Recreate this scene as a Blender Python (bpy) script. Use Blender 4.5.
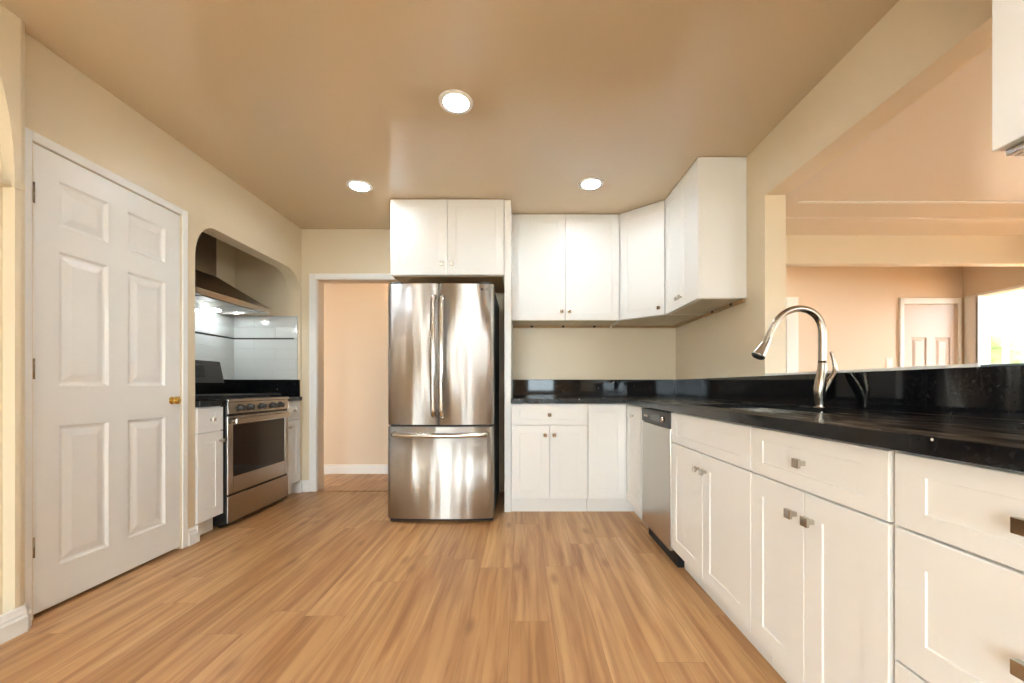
import bpy, bmesh, math, random
from mathutils import Vector, Matrix
for _o in list(bpy.data.objects): bpy.data.objects.remove(_o, do_unlink=True)
SC = bpy.context.scene
COL = SC.collection
PI = math.pi
random.seed(7)

# ------------------------------------------------------------------ camera
cd = bpy.data.cameras.new('camera'); cam = bpy.data.objects.new('camera', cd); COL.objects.link(cam)
cam.location = (0, 0, 1.018); cam.rotation_euler = (PI/2, 0, 0)
cd.sensor_width = 36; cd.lens = 400/1024*36; cd.shift_x = -10/1024; cd.shift_y = 44.5/1024
cd.clip_start = .02; cd.clip_end = 200
SC.camera = cam
SC.view_settings.view_transform = 'Standard'; SC.view_settings.look = 'None'
SC.view_settings.gamma = 1; SC.view_settings.use_curve_mapping = False
SC.view_settings.exposure = 2.45
# ------------------------------------------------------------------ world
w = bpy.data.worlds.new('world'); SC.world = w; w.use_nodes = True
nt = w.node_tree; nt.nodes.clear()
bg = nt.nodes.new('ShaderNodeBackground'); out = nt.nodes.new('ShaderNodeOutputWorld')
bg.inputs[0].default_value = (.80, .91, 1, 1); bg.inputs[1].default_value = 3.2
nt.links.new(bg.outputs[0], out.inputs[0])
def portal(name, loc, rot, sx, sy):
    l = bpy.data.lights.new(name, 'AREA'); l.shape = 'RECTANGLE'; l.size = sx; l.size_y = sy
    l.cycles.is_portal = True
    o = bpy.data.objects.new(name, l); COL.objects.link(o); o.location = loc; o.rotation_euler = rot
sl = bpy.data.lights.new('sun', 'SUN'); sl.energy = 3.5; sl.angle = .01; sl.color = (1, .96, .88)
so_ = bpy.data.objects.new('sun', sl); COL.objects.link(so_); so_.rotation_euler = Vector((.45, -.40, 1)).to_track_quat('Z', 'Y').to_euler(); so_.location = (6, -4, 9)
LAMP_W = 84.0      # downlight strength
DAY = 1.0

# ------------------------------------------------------------------ key measures
H = 2.534; XL = -2.13; XR = 1.484; YB = 3.865; YREAR = -2.6

# ------------------------------------------------------------------ materials
def lin(c):
    return tuple(((v/255)/12.92 if v/255 <= .04045 else ((v/255+.055)/1.055)**2.4) for v in c) + (1,)
def mat(name, rgb, rough=.5, metal=0, spec=.5, coat=0, noise=0, nscale=8, bump=0, bscale=60, stretch=(1,1,1), aniso=0):
    m = bpy.data.materials.new(name); m.use_nodes = True
    n = m.node_tree.nodes; L = m.node_tree.links; b = n['Principled BSDF']
    c = lin(rgb)
    b.inputs['Base Color'].default_value = c; b.inputs['Roughness'].default_value = rough
    b.inputs['Metallic'].default_value = metal; b.inputs['Specular IOR Level'].default_value = spec
    b.inputs['Coat Weight'].default_value = coat; b.inputs['Coat Roughness'].default_value = .08
    tc = n.new('ShaderNodeTexCoord'); mp = n.new('ShaderNodeMapping'); mp.inputs['Scale'].default_value = stretch
    L.new(tc.outputs['Object'], mp.inputs[0])
    nz = n.new('ShaderNodeTexNoise'); nz.inputs['Scale'].default_value = nscale; nz.inputs['Detail'].default_value = 4
    L.new(mp.outputs[0], nz.inputs['Vector'])
    if noise:
        r = n.new('ShaderNodeMix'); r.data_type = 'RGBA'
        r.inputs[6].default_value = tuple(x*(1-noise) for x in c[:3])+(1,)
        r.inputs[7].default_value = tuple(min(1, x*(1+noise*.6)) for x in c[:3])+(1,)
        L.new(nz.outputs['Fac'], r.inputs[0]); L.new(r.outputs[2], b.inputs['Base Color'])
    if bump:
        n2 = n.new('ShaderNodeTexNoise'); n2.inputs['Scale'].default_value = bscale; n2.inputs['Detail'].default_value = 2
        L.new(mp.outputs[0], n2.inputs['Vector'])
        bp = n.new('ShaderNodeBump'); bp.inputs['Strength'].default_value = bump; bp.inputs['Distance'].default_value = .01
        L.new(n2.outputs['Fac'], bp.inputs['Height']); L.new(bp.outputs[0], b.inputs['Normal'])
    if aniso:
        b.inputs['Anisotropic'].default_value = aniso
        tg = n.new('ShaderNodeTangent'); tg.direction_type = 'RADIAL'; tg.axis = 'Z'
        L.new(tg.outputs[0], b.inputs['Tangent'])
    return m
def emit(name, rgb, s):
    m = bpy.data.materials.new(name); m.use_nodes = True; n = m.node_tree.nodes; n.clear()
    e = n.new('ShaderNodeEmission'); e.inputs[0].default_value = rgb + (1,); e.inputs[1].default_value = s
    o = n.new('ShaderNodeOutputMaterial'); m.node_tree.links.new(e.outputs[0], o.inputs[0]); return m
def glass_mat(name):
    m = bpy.data.materials.new(name); m.use_nodes = True; n = m.node_tree.nodes; L = m.node_tree.links; n.clear()
    t = n.new('ShaderNodeBsdfTransparent'); t.inputs[0].default_value = (.97, .99, .98, 1)
    g = n.new('ShaderNodeBsdfGlossy'); g.inputs['Roughness'].default_value = .02
    f = n.new('ShaderNodeFresnel'); f.inputs[0].default_value = 1.45
    mx = n.new('ShaderNodeMixShader'); o = n.new('ShaderNodeOutputMaterial')
    geo = n.new('ShaderNodeNewGeometry'); inv_ = n.new('ShaderNodeMath'); inv_.operation = 'SUBTRACT'; inv_.inputs[0].default_value = 1
    mul = n.new('ShaderNodeMath'); mul.operation = 'MULTIPLY'     # no mirror on the way out of the pane
    L.new(geo.outputs['Backfacing'], inv_.inputs[1]); L.new(f.outputs[0], mul.inputs[0]); L.new(inv_.outputs[0], mul.inputs[1])
    L.new(mul.outputs[0], mx.inputs[0]); L.new(t.outputs[0], mx.inputs[1]); L.new(g.outputs[0], mx.inputs[2]); L.new(mx.outputs[0], o.inputs[0])
    return m
M = {}
M['wall'] = mat('cream_wall_paint', (232, 216, 188), .32, spec=.5, bump=.06, bscale=14)
M['wall_peach'] = mat('peach_wall_paint', (232, 212, 188), .5, spec=.35, bump=.05, bscale=14)
M['ceil'] = mat('cream_ceiling_paint', (216, 194, 162), .2, spec=.6, coat=.25, bump=.03, bscale=5)
M['ceil_peach'] = mat('peach_ceiling_paint', (224, 212, 196), .3, spec=.4, bump=.05, bscale=6)
M['white'] = mat('white_cabinet_lacquer', (247, 246, 243), .32, spec=.45)
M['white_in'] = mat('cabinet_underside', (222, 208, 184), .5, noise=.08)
M['trimw'] = mat('white_trim_paint', (246, 244, 240), .35, spec=.45)
M['doorw'] = mat('white_door_paint', (242, 241, 238), .3, spec=.5)
M['doorfar'] = mat('warm_lit_white_door_paint', (206, 190, 176), .4)  # white door; the warm light on it is put into this duller colour
M['steel'] = mat('brushed_stainless', (196, 190, 182), .17, metal=1, aniso=.55)
M['steel_plain'] = mat('satin_stainless', (186, 180, 172), .26, metal=1)
M['steel_hood'] = mat('hood_stainless', (150, 138, 122), .3, metal=1)
M['nickel'] = mat('brushed_nickel', (176, 166, 152), .24, metal=1)
M['chrome'] = mat('polished_knob_metal', (190, 184, 176), .12, metal=1)
M['brass'] = mat('brass', (212, 176, 92), .2, metal=1)
M['black'] = mat('black_enamel', (14, 13, 13), .2, spec=.5)
M['blackm'] = mat('matte_black_plastic', (22, 21, 21), .55)
M['greyside'] = mat('dark_grey_painted_side', (58, 55, 52), .45)
M['ovenglass'] = mat('dark_oven_glass', (22, 14, 12), .06, spec=.6)
M['gap'] = mat('dark_gap', (20, 18, 16), .8)
M['wood_rail'] = mat('raw_wood', (186, 152, 108), .6, noise=.2, nscale=14)
M['glass'] = glass_mat('window_glass')
M['vinyl'] = mat('window_frame_white', (236, 236, 232), .4)
M['mull'] = mat('grey_aluminium', (120, 140, 150), .4, metal=.5)
M['plate'] = mat('ivory_plastic', (238, 232, 218), .4)
M['lamp'] = emit('downlight_lens', (.80, .905, 1.0), LAMP_W*1.08)
M['lampwarm'] = emit('warm_lamp_lens', (1.0, .80, .60), LAMP_W*.2)
M['lamp_dim'] = emit('living_downlight_lens', (.97, .95, .92), LAMP_W*.4)
M['hoodlamp'] = emit('hood_lamp_lens', (.86, .95, 1.0), 38)
M['leaf'] = mat('hedge_leaves', (128, 146, 100), .9, spec=.05, noise=.8, nscale=5)
M['ground'] = mat('pale_concrete', (196, 190, 178), .8, noise=.15)

def granite():
    m = mat('black_granite', (10, 10, 11), .045, spec=.4)
    n = m.node_tree.nodes; L = m.node_tree.links; b = n['Principled BSDF']
    tc = n.new('ShaderNodeTexCoord')
    v = n.new('ShaderNodeTexVoronoi'); v.inputs['Scale'].default_value = 24
    L.new(tc.outputs['Object'], v.inputs['Vector'])
    # only a few of the cells carry a mica fleck
    r1 = n.new('ShaderNodeMath'); r1.operation = 'LESS_THAN'; r1.inputs[1].default_value = .075
    L.new(v.outputs['Distance'], r1.inputs[0])
    sep = n.new('ShaderNodeSeparateColor'); L.new(v.outputs['Color'], sep.inputs[0])
    r2 = n.new('ShaderNodeMath'); r2.operation = 'GREATER_THAN'; r2.inputs[1].default_value = .35
    L.new(sep.outputs[0], r2.inputs[0])
    mu = n.new('ShaderNodeMath'); mu.operation = 'MULTIPLY'; L.new(r1.outputs[0], mu.inputs[0]); L.new(r2.outputs[0], mu.inputs[1])
    nz = n.new('ShaderNodeTexNoise'); nz.inputs['Scale'].default_value = 90; nz.inputs['Detail'].default_value = 6
    L.new(tc.outputs['Object'], nz.inputs['Vector'])
    rp = n.new('ShaderNodeValToRGB'); rp.color_ramp.elements[0].position = .45; rp.color_ramp.elements[1].position = .8
    rp.color_ramp.elements[0].color = (.0035, .0035, .004, 1); rp.color_ramp.elements[1].color = (.02, .02, .022, 1)
    L.new(nz.outputs['Fac'], rp.inputs[0])
    mx = n.new('ShaderNodeMix'); mx.data_type = 'RGBA'; mx.inputs[7].default_value = (.75, .74, .7, 1)
    L.new(mu.outputs[0], mx.inputs[0]); L.new(rp.outputs[0], mx.inputs[6]); L.new(mx.outputs[2], b.inputs['Base Color'])
    return m
M['granite'] = granite()
def granite_dusty():
    # horizontal slab: same stone, with wiped dust streaks that dull the polish
    m = granite(); m.name = 'black_granite_dusty'
    n = m.node_tree.nodes; L = m.node_tree.links; b = n['Principled BSDF']
    tc = n.new('ShaderNodeTexCoord'); mp = n.new('ShaderNodeMapping'); mp.inputs['Scale'].default_value = (5, 1.3, 5)
    mp.inputs['Rotation'].default_value = (0, 0, .5)
    L.new(tc.outputs['Object'], mp.inputs[0])
    nz = n.new('ShaderNodeTexNoise'); nz.inputs['Scale'].default_value = 5; nz.inputs['Detail'].default_value = 6
    L.new(mp.outputs[0], nz.inputs['Vector'])
    rr = n.new('ShaderNodeMapRange'); rr.inputs[1].default_value = .3; rr.inputs[2].default_value = .75
    rr.inputs[3].default_value = .10; rr.inputs[4].default_value = .3
    L.new(nz.outputs['Fac'], rr.inputs[0]); L.new(rr.outputs[0], b.inputs['Roughness'])
    old = b.inputs['Base Color'].links[0].from_socket
    r3 = n.new('ShaderNodeMapRange'); r3.inputs[1].default_value = .42; r3.inputs[2].default_value = .75; r3.inputs[4].default_value = .035
    L.new(nz.outputs['Fac'], r3.inputs[0])
    mx = n.new('ShaderNodeMix'); mx.data_type = 'RGBA'; mx.inputs[7].default_value = (.2, .19, .18, 1)
    L.new(r3.outputs[0], mx.inputs[0]); L.new(old, mx.inputs[6]); L.new(mx.outputs[2], b.inputs['Base Color'])
    return m
M['granite_top'] = granite_dusty()

def floor_mat():
    m = bpy.data.materials.new('oak_planks'); m.use_nodes = True
    n = m.node_tree.nodes; L = m.node_tree.links; b = n['Principled BSDF']
    tc = n.new('ShaderNodeTexCoord'); mp = n.new('ShaderNodeMapping'); mp.inputs['Rotation'].default_value = (0, 0, PI/2)
    mp.inputs['Location'].default_value = (.37, .06, 0)
    L.new(tc.outputs['Object'], mp.inputs[0])
    def math_(op, a, b=None, c=None):
        k = n.new('ShaderNodeMath'); k.operation = op
        for q, v in enumerate((a, b, c)):
            if v is None: continue
            if isinstance(v, (int, float)): k.inputs[q].default_value = v
            else: L.new(v, k.inputs[q])
        return k.outputs[0]
    sx = n.new('ShaderNodeSeparateXYZ'); L.new(tc.outputs['Object'], sx.inputs[0])
    u = math_('DIVIDE', math_('ADD', sx.outputs[0], .052), .182); row = math_('FLOOR', u)
    wr = n.new('ShaderNodeTexWhiteNoise'); wr.noise_dimensions = '1D'; L.new(row, wr.inputs['W'])
    v = math_('ADD', math_('DIVIDE', sx.outputs[1], 1.22), wr.outputs['Value']); vi = math_('FLOOR', v)
    wp = n.new('ShaderNodeTexWhiteNoise'); wp.noise_dimensions = '2D'; cb = n.new('ShaderNodeCombineXYZ')
    L.new(row, cb.inputs[0]); L.new(vi, cb.inputs[1]); L.new(cb.outputs[0], wp.inputs['Vector'])
    fu = math_('FRACT', u); fv = math_('FRACT', v)
    seam = math_('MAXIMUM', math_('MAXIMUM', math_('LESS_THAN', fu, .007), math_('GREATER_THAN', fu, .993)), math_('LESS_THAN', fv, .0018))
    # per plank offset of the grain
    sc = n.new('ShaderNodeVectorMath'); sc.operation = 'SCALE'; sc.inputs['Scale'].default_value = 9
    L.new(wp.outputs['Color'], sc.inputs[0])
    ad = n.new('ShaderNodeVectorMath'); ad.operation = 'ADD'; L.new(tc.outputs['Object'], ad.inputs[0]); L.new(sc.outputs[0], ad.inputs[1])
    def nz(scale, st, det, dist=0):
        k = n.new('ShaderNodeMapping'); k.inputs['Scale'].default_value = st; L.new(ad.outputs[0], k.inputs[0])
        t = n.new('ShaderNodeTexNoise'); t.inputs['Scale'].default_value = scale; t.inputs['Detail'].default_value = det
        t.inputs['Distortion'].default_value = dist; L.new(k.outputs[0], t.inputs['Vector']); return t
    fine = nz(30, (1, .05, 1), 5, .6); broad = nz(6, (1, .09, 1), 4, 1.0); cath = nz(12, (1, .06, 1), 6, 1.4)
    rp = n.new('ShaderNodeValToRGB'); e = rp.color_ramp.elements
    e[0].position = .28; e[0].color = lin((196, 150, 102)); e[1].position = .72; e[1].color = lin((222, 182, 134))
    k = e.new(.5); k.color = lin((210, 166, 116))
    L.new(broad.outputs['Fac'], rp.inputs[0])
    r2 = n.new('ShaderNodeValToRGB'); e = r2.color_ramp.elements
    e[0].position = .33; e[0].color = lin((186, 160, 134)); e[1].position = .6; e[1].color = (1, 1, 1, 1)
    L.new(fine.outputs['Fac'], r2.inputs[0])
    m1 = n.new('ShaderNodeMix'); m1.data_type = 'RGBA'; m1.blend_type = 'MULTIPLY'; m1.inputs[0].default_value = .6
    L.new(rp.outputs[0], m1.inputs[6]); L.new(r2.outputs[0], m1.inputs[7])
    r4 = n.new('ShaderNodeValToRGB'); e = r4.color_ramp.elements
    e[0].position = .36; e[0].color = lin((196, 160, 124)); e[1].position = .46; e[1].color = (1, 1, 1, 1)
    L.new(cath.outputs['Fac'], r4.inputs[0])
    m15 = n.new('ShaderNodeMix'); m15.data_type = 'RGBA'; m15.blend_type = 'MULTIPLY'; m15.inputs[0].default_value = .38
    L.new(m1.outputs[2], m15.inputs[6]); L.new(r4.outputs[0], m15.inputs[7])
    # a few small knots, drawn out along the grain
    kk = n.new('ShaderNodeMapping'); kk.inputs['Scale'].default_value = (3.2, 1.1, 1); L.new(tc.outputs['Object'], kk.inputs[0])
    kv = n.new('ShaderNodeTexVoronoi'); kv.voronoi_dimensions = '2D'; kv.inputs['Scale'].default_value = 1; L.new(kk.outputs[0], kv.inputs['Vector'])
    kr = n.new('ShaderNodeMapRange'); kr.inputs[1].default_value = .02; kr.inputs[2].default_value = .09; kr.inputs[3].default_value = .5; kr.inputs[4].default_value = 0
    L.new(kv.outputs['Distance'], kr.inputs[0])
    mk = n.new('ShaderNodeMix'); mk.data_type = 'RGBA'; mk.inputs[7].default_value = lin((128, 84, 48))
    L.new(kr.outputs[0], mk.inputs[0]); L.new(m15.outputs[2], mk.inputs[6])
    r3 = n.new('ShaderNodeValToRGB'); e = r3.color_ramp.elements
    e[0].position = 0; e[0].color = lin((226, 216, 202)); e[1].position = 1; e[1].color = (1, 1, 1, 1)
    L.new(wp.outputs['Value'], r3.inputs[0])
    m2 = n.new('ShaderNodeMix'); m2.data_type = 'RGBA'; m2.blend_type = 'MULTIPLY'; m2.inputs[0].default_value = 1
    L.new(mk.outputs[2], m2.inputs[6]); L.new(r3.outputs[0], m2.inputs[7])
    m3 = n.new('ShaderNodeMix'); m3.data_type = 'RGBA'; m3.inputs[7].default_value = lin((132, 92, 56))
    L.new(math_('MULTIPLY', seam, .55), m3.inputs[0]); L.new(m2.outputs[2], m3.inputs[6]); L.new(m3.outputs[2], b.inputs['Base Color'])
    b.inputs['Roughness'].default_value = .36; b.inputs['Specular IOR Level'].default_value = .4
    bp = n.new('ShaderNodeBump'); bp.inputs['Strength'].default_value = .12; bp.inputs['Distance'].default_value = .004
    L.new(fine.outputs['Fac'], bp.inputs['Height']); L.new(bp.outputs[0], b.inputs['Normal'])
    return m
M['floor'] = floor_mat()
def tile_mat():
    m = mat('white_glazed_tile', (214, 217, 214), .1, spec=.6, bump=.15, bscale=9)
    return m
M['tile'] = tile_mat()
M['grout'] = mat('pale_grout', (196, 196, 190), .8)

# ------------------------------------------------------------------ mesh helpers
def rotm(axis, a): return Matrix.Rotation(a, 4, axis)
class MB:
    def __init__(s): s.bm = bmesh.new()
    def box(s, x0, x1, y0, y1, z0, z1, bev=0, seg=2, mtx=None):
        b = bmesh.new(); bmesh.ops.create_cube(b, size=1)
        for v in b.verts:
            v.co = Vector(((x0+x1)/2+v.co.x*(x1-x0), (y0+y1)/2+v.co.y*(y1-y0), (z0+z1)/2+v.co.z*(z1-z0)))
        if bev: bmesh.ops.bevel(b, geom=b.edges[:], offset=bev, segments=seg, profile=.5, affect='EDGES', clamp_overlap=True)
        return s._in(b, mtx)
    def _in(s, b, mtx=None):
        if mtx is not None: bmesh.ops.transform(b, matrix=mtx, verts=b.verts)
        me = bpy.data.meshes.new('t'); b.to_mesh(me); b.free(); s.bm.from_mesh(me); bpy.data.meshes.remove(me); return s
    def prism(s, pts, axis, a, b_, bev=0, mtx=None):
        """outline extruded along axis: x -> (y,z), y -> (x,z), z -> (x,y)"""
        b = bmesh.new()
        def P(p, t): return (t, p[0], p[1]) if axis == 'x' else ((p[0], t, p[1]) if axis == 'y' else (p[0], p[1], t))
        v0 = [b.verts.new(P(p, a)) for p in pts]; v1 = [b.verts.new(P(p, b_)) for p in pts]
        n = len(pts); b.faces.new(v0); b.faces.new(v1[::-1])
        for i in range(n): b.faces.new((v0[i], v0[(i+1) % n], v1[(i+1) % n], v1[i]))
        bmesh.ops.recalc_face_normals(b, faces=b.faces)
        if bev: bmesh.ops.bevel(b, geom=b.edges[:], offset=bev, segments=2, profile=.5, affect='EDGES', clamp_overlap=True)
        return s._in(b, mtx)
    def cyl(s, r0, r1, z0, z1, n=32, mtx=None, bev=0):
        b = bmesh.new(); bmesh.ops.create_cone(b, cap_ends=True, segments=n, radius1=r0, radius2=r1, depth=z1-z0)
        bmesh.ops.translate(b, verts=b.verts, vec=(0, 0, (z0+z1)/2))
        if bev: bmesh.ops.bevel(b, geom=[e for e in b.edges if len(e.link_faces) == 2 and e.calc_face_angle(0) > .6], offset=bev, segments=2, affect='EDGES')
        for f in b.faces: f.smooth = len(f.verts) == 4
        return s._in(b, mtx)
    def lathe(s, prof, n=36, mtx=None):
        b = bmesh.new(); rings = []
        for r, z in prof: rings.append([b.verts.new((r*math.cos(2*PI*i/n), r*math.sin(2*PI*i/n), z)) for i in range(n)])
        for k in range(len(rings)-1):
            for i in range(n):
                f = b.faces.new((rings[k][i], rings[k][(i+1) % n], rings[k+1][(i+1) % n], rings[k+1][i])); f.smooth = True
        bmesh.ops.contextual_create(b, geom=rings[0]); bmesh.ops.contextual_create(b, geom=rings[-1])
        bmesh.ops.recalc_face_normals(b, faces=b.faces)
        return s._in(b, mtx)
    def tube(s, pts, rad, n=16, sq=(1, 1)):
        """swept tube through points; rad a number or one per point; sq squashes the section"""
        pts = [Vector(p) for p in pts]; rr = rad if isinstance(rad, (list, tuple)) else [rad]*len(pts)
        b = bmesh.new(); rings = []; up = None
        for i, p in enumerate(pts):
            t = (pts[min(i+1, len(pts)-1)]-pts[max(i-1, 0)]).normalized()
            if up is None: up = t.orthogonal().normalized()
            up = (up - t*up.dot(t)).normalized(); sd = t.cross(up)
            rings.append([b.verts.new(p+up*math.cos(2*PI*k/n)*rr[i]*sq[0]+sd*math.sin(2*PI*k/n)*rr[i]*sq[1]) for k in range(n)])
        for a in range(len(rings)-1):
            for k in range(n):
                f = b.faces.new((rings[a][k], rings[a][(k+1) % n], rings[a+1][(k+1) % n], rings[a+1][k])); f.smooth = True
        b.faces.new(rings[0][::-1]); b.faces.new(rings[-1])
        bmesh.ops.recalc_face_normals(b, faces=b.faces)
        return s._in(b)
    def build(s, name, m, parent=None, label=None, smooth=False):
        me = bpy.data.meshes.new(name); s.bm.to_mesh(me); s.bm.free(); me.materials.append(m)
        if smooth:
            for p in me.polygons: p.use_smooth = True
        o = bpy.data.objects.new(name, me); COL.objects.link(o)
        if parent: o.parent = parent
        if label: o['label'] = label
        return o
def tag(o, label, cat, group=None, kind=None):
    o['label'] = label; o['category'] = cat
    if group: o['group'] = group
    if kind: o['kind'] = kind
    return o
def thing(name, label, cat, loc=(0, 0, 0), rz=0, group=None):
    o = bpy.data.objects.new(name, None); COL.objects.link(o); o.location = loc; o.rotation_euler = (0, 0, rz)
    o.empty_display_size = .1
    return tag(o, label, cat, group)
def struct(o, label=None):
    o['kind'] = 'structure'
    if label: o['label'] = label
    return o
def copy_tree(o, parent=None):
    c = o.copy(); COL.objects.link(c); c.parent = parent
    for ch in list(o.children): copy_tree(ch, c)
    return c
def curve(pts, n=8):
    """Catmull-Rom resample"""
    P = [Vector(p) for p in pts]; P = [P[0]*2-P[1]]+P+[P[-1]*2-P[-2]]; o = []
    for i in range(1, len(P)-2):
        for k in range(n):
            t = k/n; a, b, c, d = P[i-1], P[i], P[i+1], P[i+2]
            o.append(.5*((2*b)+(c-a)*t+(2*a-5*b+4*c-d)*t*t+(3*b-a-3*c+d)*t**3))
    o.append(P[-2]); return o

# ================================================================== ROOM SHELL
def b1(name, m, *a, **k): return struct(MB().box(*a).build(name, m), k.get('label'))
b1('floor', M['floor'], -6, 12, -4, 10, -.08, 0, label='honey oak plank floor')
b1('ceiling', M['ceil'], -2.95, 1.55, YREAR-.1, YB+.06, H, H+.1)
b1('ceiling_living', M['ceil_peach'], 1.55, 6.7, YREAR-.1, YB+.06, H, H+.1)
b1('ceiling_hall', M['ceil_peach'], -3.2, 5.5, YB+.06, 5.1, H, H+.1)

# left wall: outline in (y, z) with the door notch and the arched range recess
def arc(cy, cz, ry, rz, a0, a1, n=12):
    return [(cy+ry*math.cos(a0+(a1-a0)*i/n), cz+rz*math.sin(a0+(a1-a0)*i/n)) for i in range(n+1)]
A0, A1, AZ = 2.606, 3.845, 2.105
pts = [(1.69, 0), (1.742, 0), (1.742, 2.083), (2.4985, 2.083), (2.4985, 0), (A0, 0)]
pts += arc(A0+.17, AZ-.24, .17, .24, PI, PI/2)
pts += arc(A1-.22, AZ-.19, .22, .19, PI/2, 0)
pts += [(A1, 0), (YB, 0), (YB, H), (1.69, H)]
struct(MB().prism(pts, 'x', XL-.12, XL).build('wall_left', M['wall']), 'cream wall with the arched range recess')
# pier and near left wall with its shallow arched niche
nb = MB()
nb.prism([(-2.13, 1.70), (-2.105, 1.694), (-2.085, 1.678), (-2.074, 1.66), (-2.07, 1.643), (-2.249, 1.643), (-2.249, 1.70)], 'z', 0, H)
np_ = [(1.643, 0), (1.643, 1.84)] + arc(1.443, 1.84, .2, .65, 0, PI/2, 14) + arc(.65, 1.84, .2, .65, PI/2, PI, 14)[:-1] + [(.45, 1.84), (.45, 0), (YREAR, 0), (YREAR, H), (1.643, H)]
# the niche starts at the floor, so the outline is closed along it
np_ = [(1.65, 0), (1.65, H), (YREAR, H), (YREAR, 0), (.45, 0), (.45, 1.84)] + arc(.65, 1.84, .2, .65, PI, PI/2, 14) + arc(1.433, 1.84, .2, .65, PI/2, 0, 14) + [(1.633, 0)]
nb.prism(np_, 'x', -2.25, -2.07)
struct(nb.build('wall_left_near', M['wall']), 'rounded cream pier and wall with a tall arched niche')
b1('wall_niche_back', M['wall'], -2.25, -2.12, .3, 1.70, 0, H)
nl = MB(); nl.box(-2.12, -2.078, .45, 1.643, 1.83, 1.852, .006)
nl.box(-2.07, -2.060, 1.62, 1.662, 1.825, 1.850, .004)
struct(nl.build('trim_1', M['wall']), 'cream ledge at the springing of the niche arch')
# recess behind the left wall (range alcove)
b1('wall_alcove_back', M['wall'], -2.89, -2.77, 2.48, YB+.13, 0, H)
b1('wall_alcove_near', M['wall'], -2.77, XL-.12, 2.48, 2.56, 0, H)
b1('ceiling_alcove', M['wall'], -2.77, XL-.12, 2.56, YB, 2.42, 2.47)
b1('wall_light_block_back', M['wall'], -2.95, -2.83, 1.55, 2.56, 0, H)  # unseen slab, added so the gap under the door stays dark
b1('wall_light_block_side', M['wall'], -2.83, -2.25, 1.55, 1.64, 0, H)  # unseen, added to stop sky light leaking in behind the door

# back wall with doorway notch, and header on to the living room
D0, D1, DZ = -1.982, -1.17, 2.045
struct(MB().prism([(-2.77, 0), (D0, 0), (D0, DZ), (D1, DZ), (D1, 0), (1.612, 0), (1.612, H), (-2.77, H)], 'y', YB, YB+.13)
       .build('wall_back', M['wall']), 'cream back wall with cased doorway')
b1('wall_header_living', M['wall'], 1.612, 5.51, YB, YB+.09, 2.20, H, label='cream dropped header between living room and hall')
# right wall with pass-through
b = MB(); b.box(XR, 1.612, YREAR, 2.443, 0, 1.074); b.box(XR, 1.612, 2.443, YB, 0, H)
b.box(XR, 1.612, .96, 2.443, 2.184, H); b.box(XR, 1.612, YREAR, .96, 1.074, H)
struct(b.build('wall_right', M['wall']), 'cream wall with wide pass-through opening')
b = MB(); b.box(XR-.004, 1.64, 1.30, 2.443, 1.0745, 1.092, .003)
struct(b.build('trim_2', M['trimw']), 'white painted sill board on the pass-through half wall')
b1('trim_3', M['mull'], XR+.006, 1.60, 1.12, 1.30, 1.0745, 1.086)
# rear wall with window
def wall_with_holes(name, m, axis, t0, t1, u0, u1, z1, holes, z0=0):
    b = MB()
    def bx(a, c, p, q):
        if c-a < 1e-4 or q-p < 1e-4: return
        if axis == 'y': b.box(a, c, t0, t1, p, q)
        else: b.box(t0, t1, a, c, p, q)
    u = u0
    for (a, c, p, q) in sorted(holes):
        bx(u, a, z0, z1); bx(a, c, z0, p); bx(a, c, q, z1); u = c
    bx(u, u1, z0, z1)
    return struct(b.build(name, m))
wall_with_holes('wall_rear', M['wall'], 'y', YREAR-.12, YREAR, -2.3, 6.7, H, [(-1.9, -.5, .05, 2.15), (.12, .86, .86, 2.05), (3.6, 4.7, .8, 2.1)])
def window(n, axis, t, u0, u1, z0, z1, mull=1, label='white framed window'):
    t0, t1 = t-.03, t+.03
    f = MB(); g = MB()
    def bx(B, a, c, p, q, d0, d1, bev=.003):
        if axis == 'y': B.box(a, c, d0, d1, p, q, bev)
        else: B.box(d0, d1, a, c, p, q, bev)
    k = .045
    bx(f, u0, u1, z0, z0+k, t0, t1); bx(f, u0, u1, z1-k, z1, t0, t1)
    bx(f, u0, u0+k, z0+k, z1-k, t0, t1); bx(f, u1-k, u1, z0+k, z1-k, t0, t1)
    for i in range(mull):
        c = u0+(u1-u0)*(i+1)/(mull+1); bx(f, c-.02, c+.02, z0+k, z1-k, t0, t1)
    bx(g, u0+k, u1-k, z0+k, z1-k, t-.003, t+.003, 0)
    o = f.build('window_%d' % n, M['vinyl']); struct(o, label)
    p = g.build('pane', M['glass'], o)
    return o
window(1, 'y', YREAR-.06, .12, .86, .86, 2.05, 0)
window(2, 'y', YREAR-.06, -1.9, -.5, .05, 2.15, 1)  # unseen patio window, enlarged to add daylight from behind the camera
window(3, 'y', YREAR-.06, 3.6, 4.7, .8, 2.1, 1)  # unseen window, added as daylight for the living room
portal('portal_rear_1', (.49, YREAR-.13, 1.45), (PI/2, 0, 0), .74, 1.2)
portal('portal_rear_2', (-1.2, YREAR-.13, 1.1), (PI/2, 0, 0), 1.4, 2.1)
portal('portal_rear_3', (4.15, YREAR-.13, 1.45), (PI/2, 0, 0), 1.1, 1.3)

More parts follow.
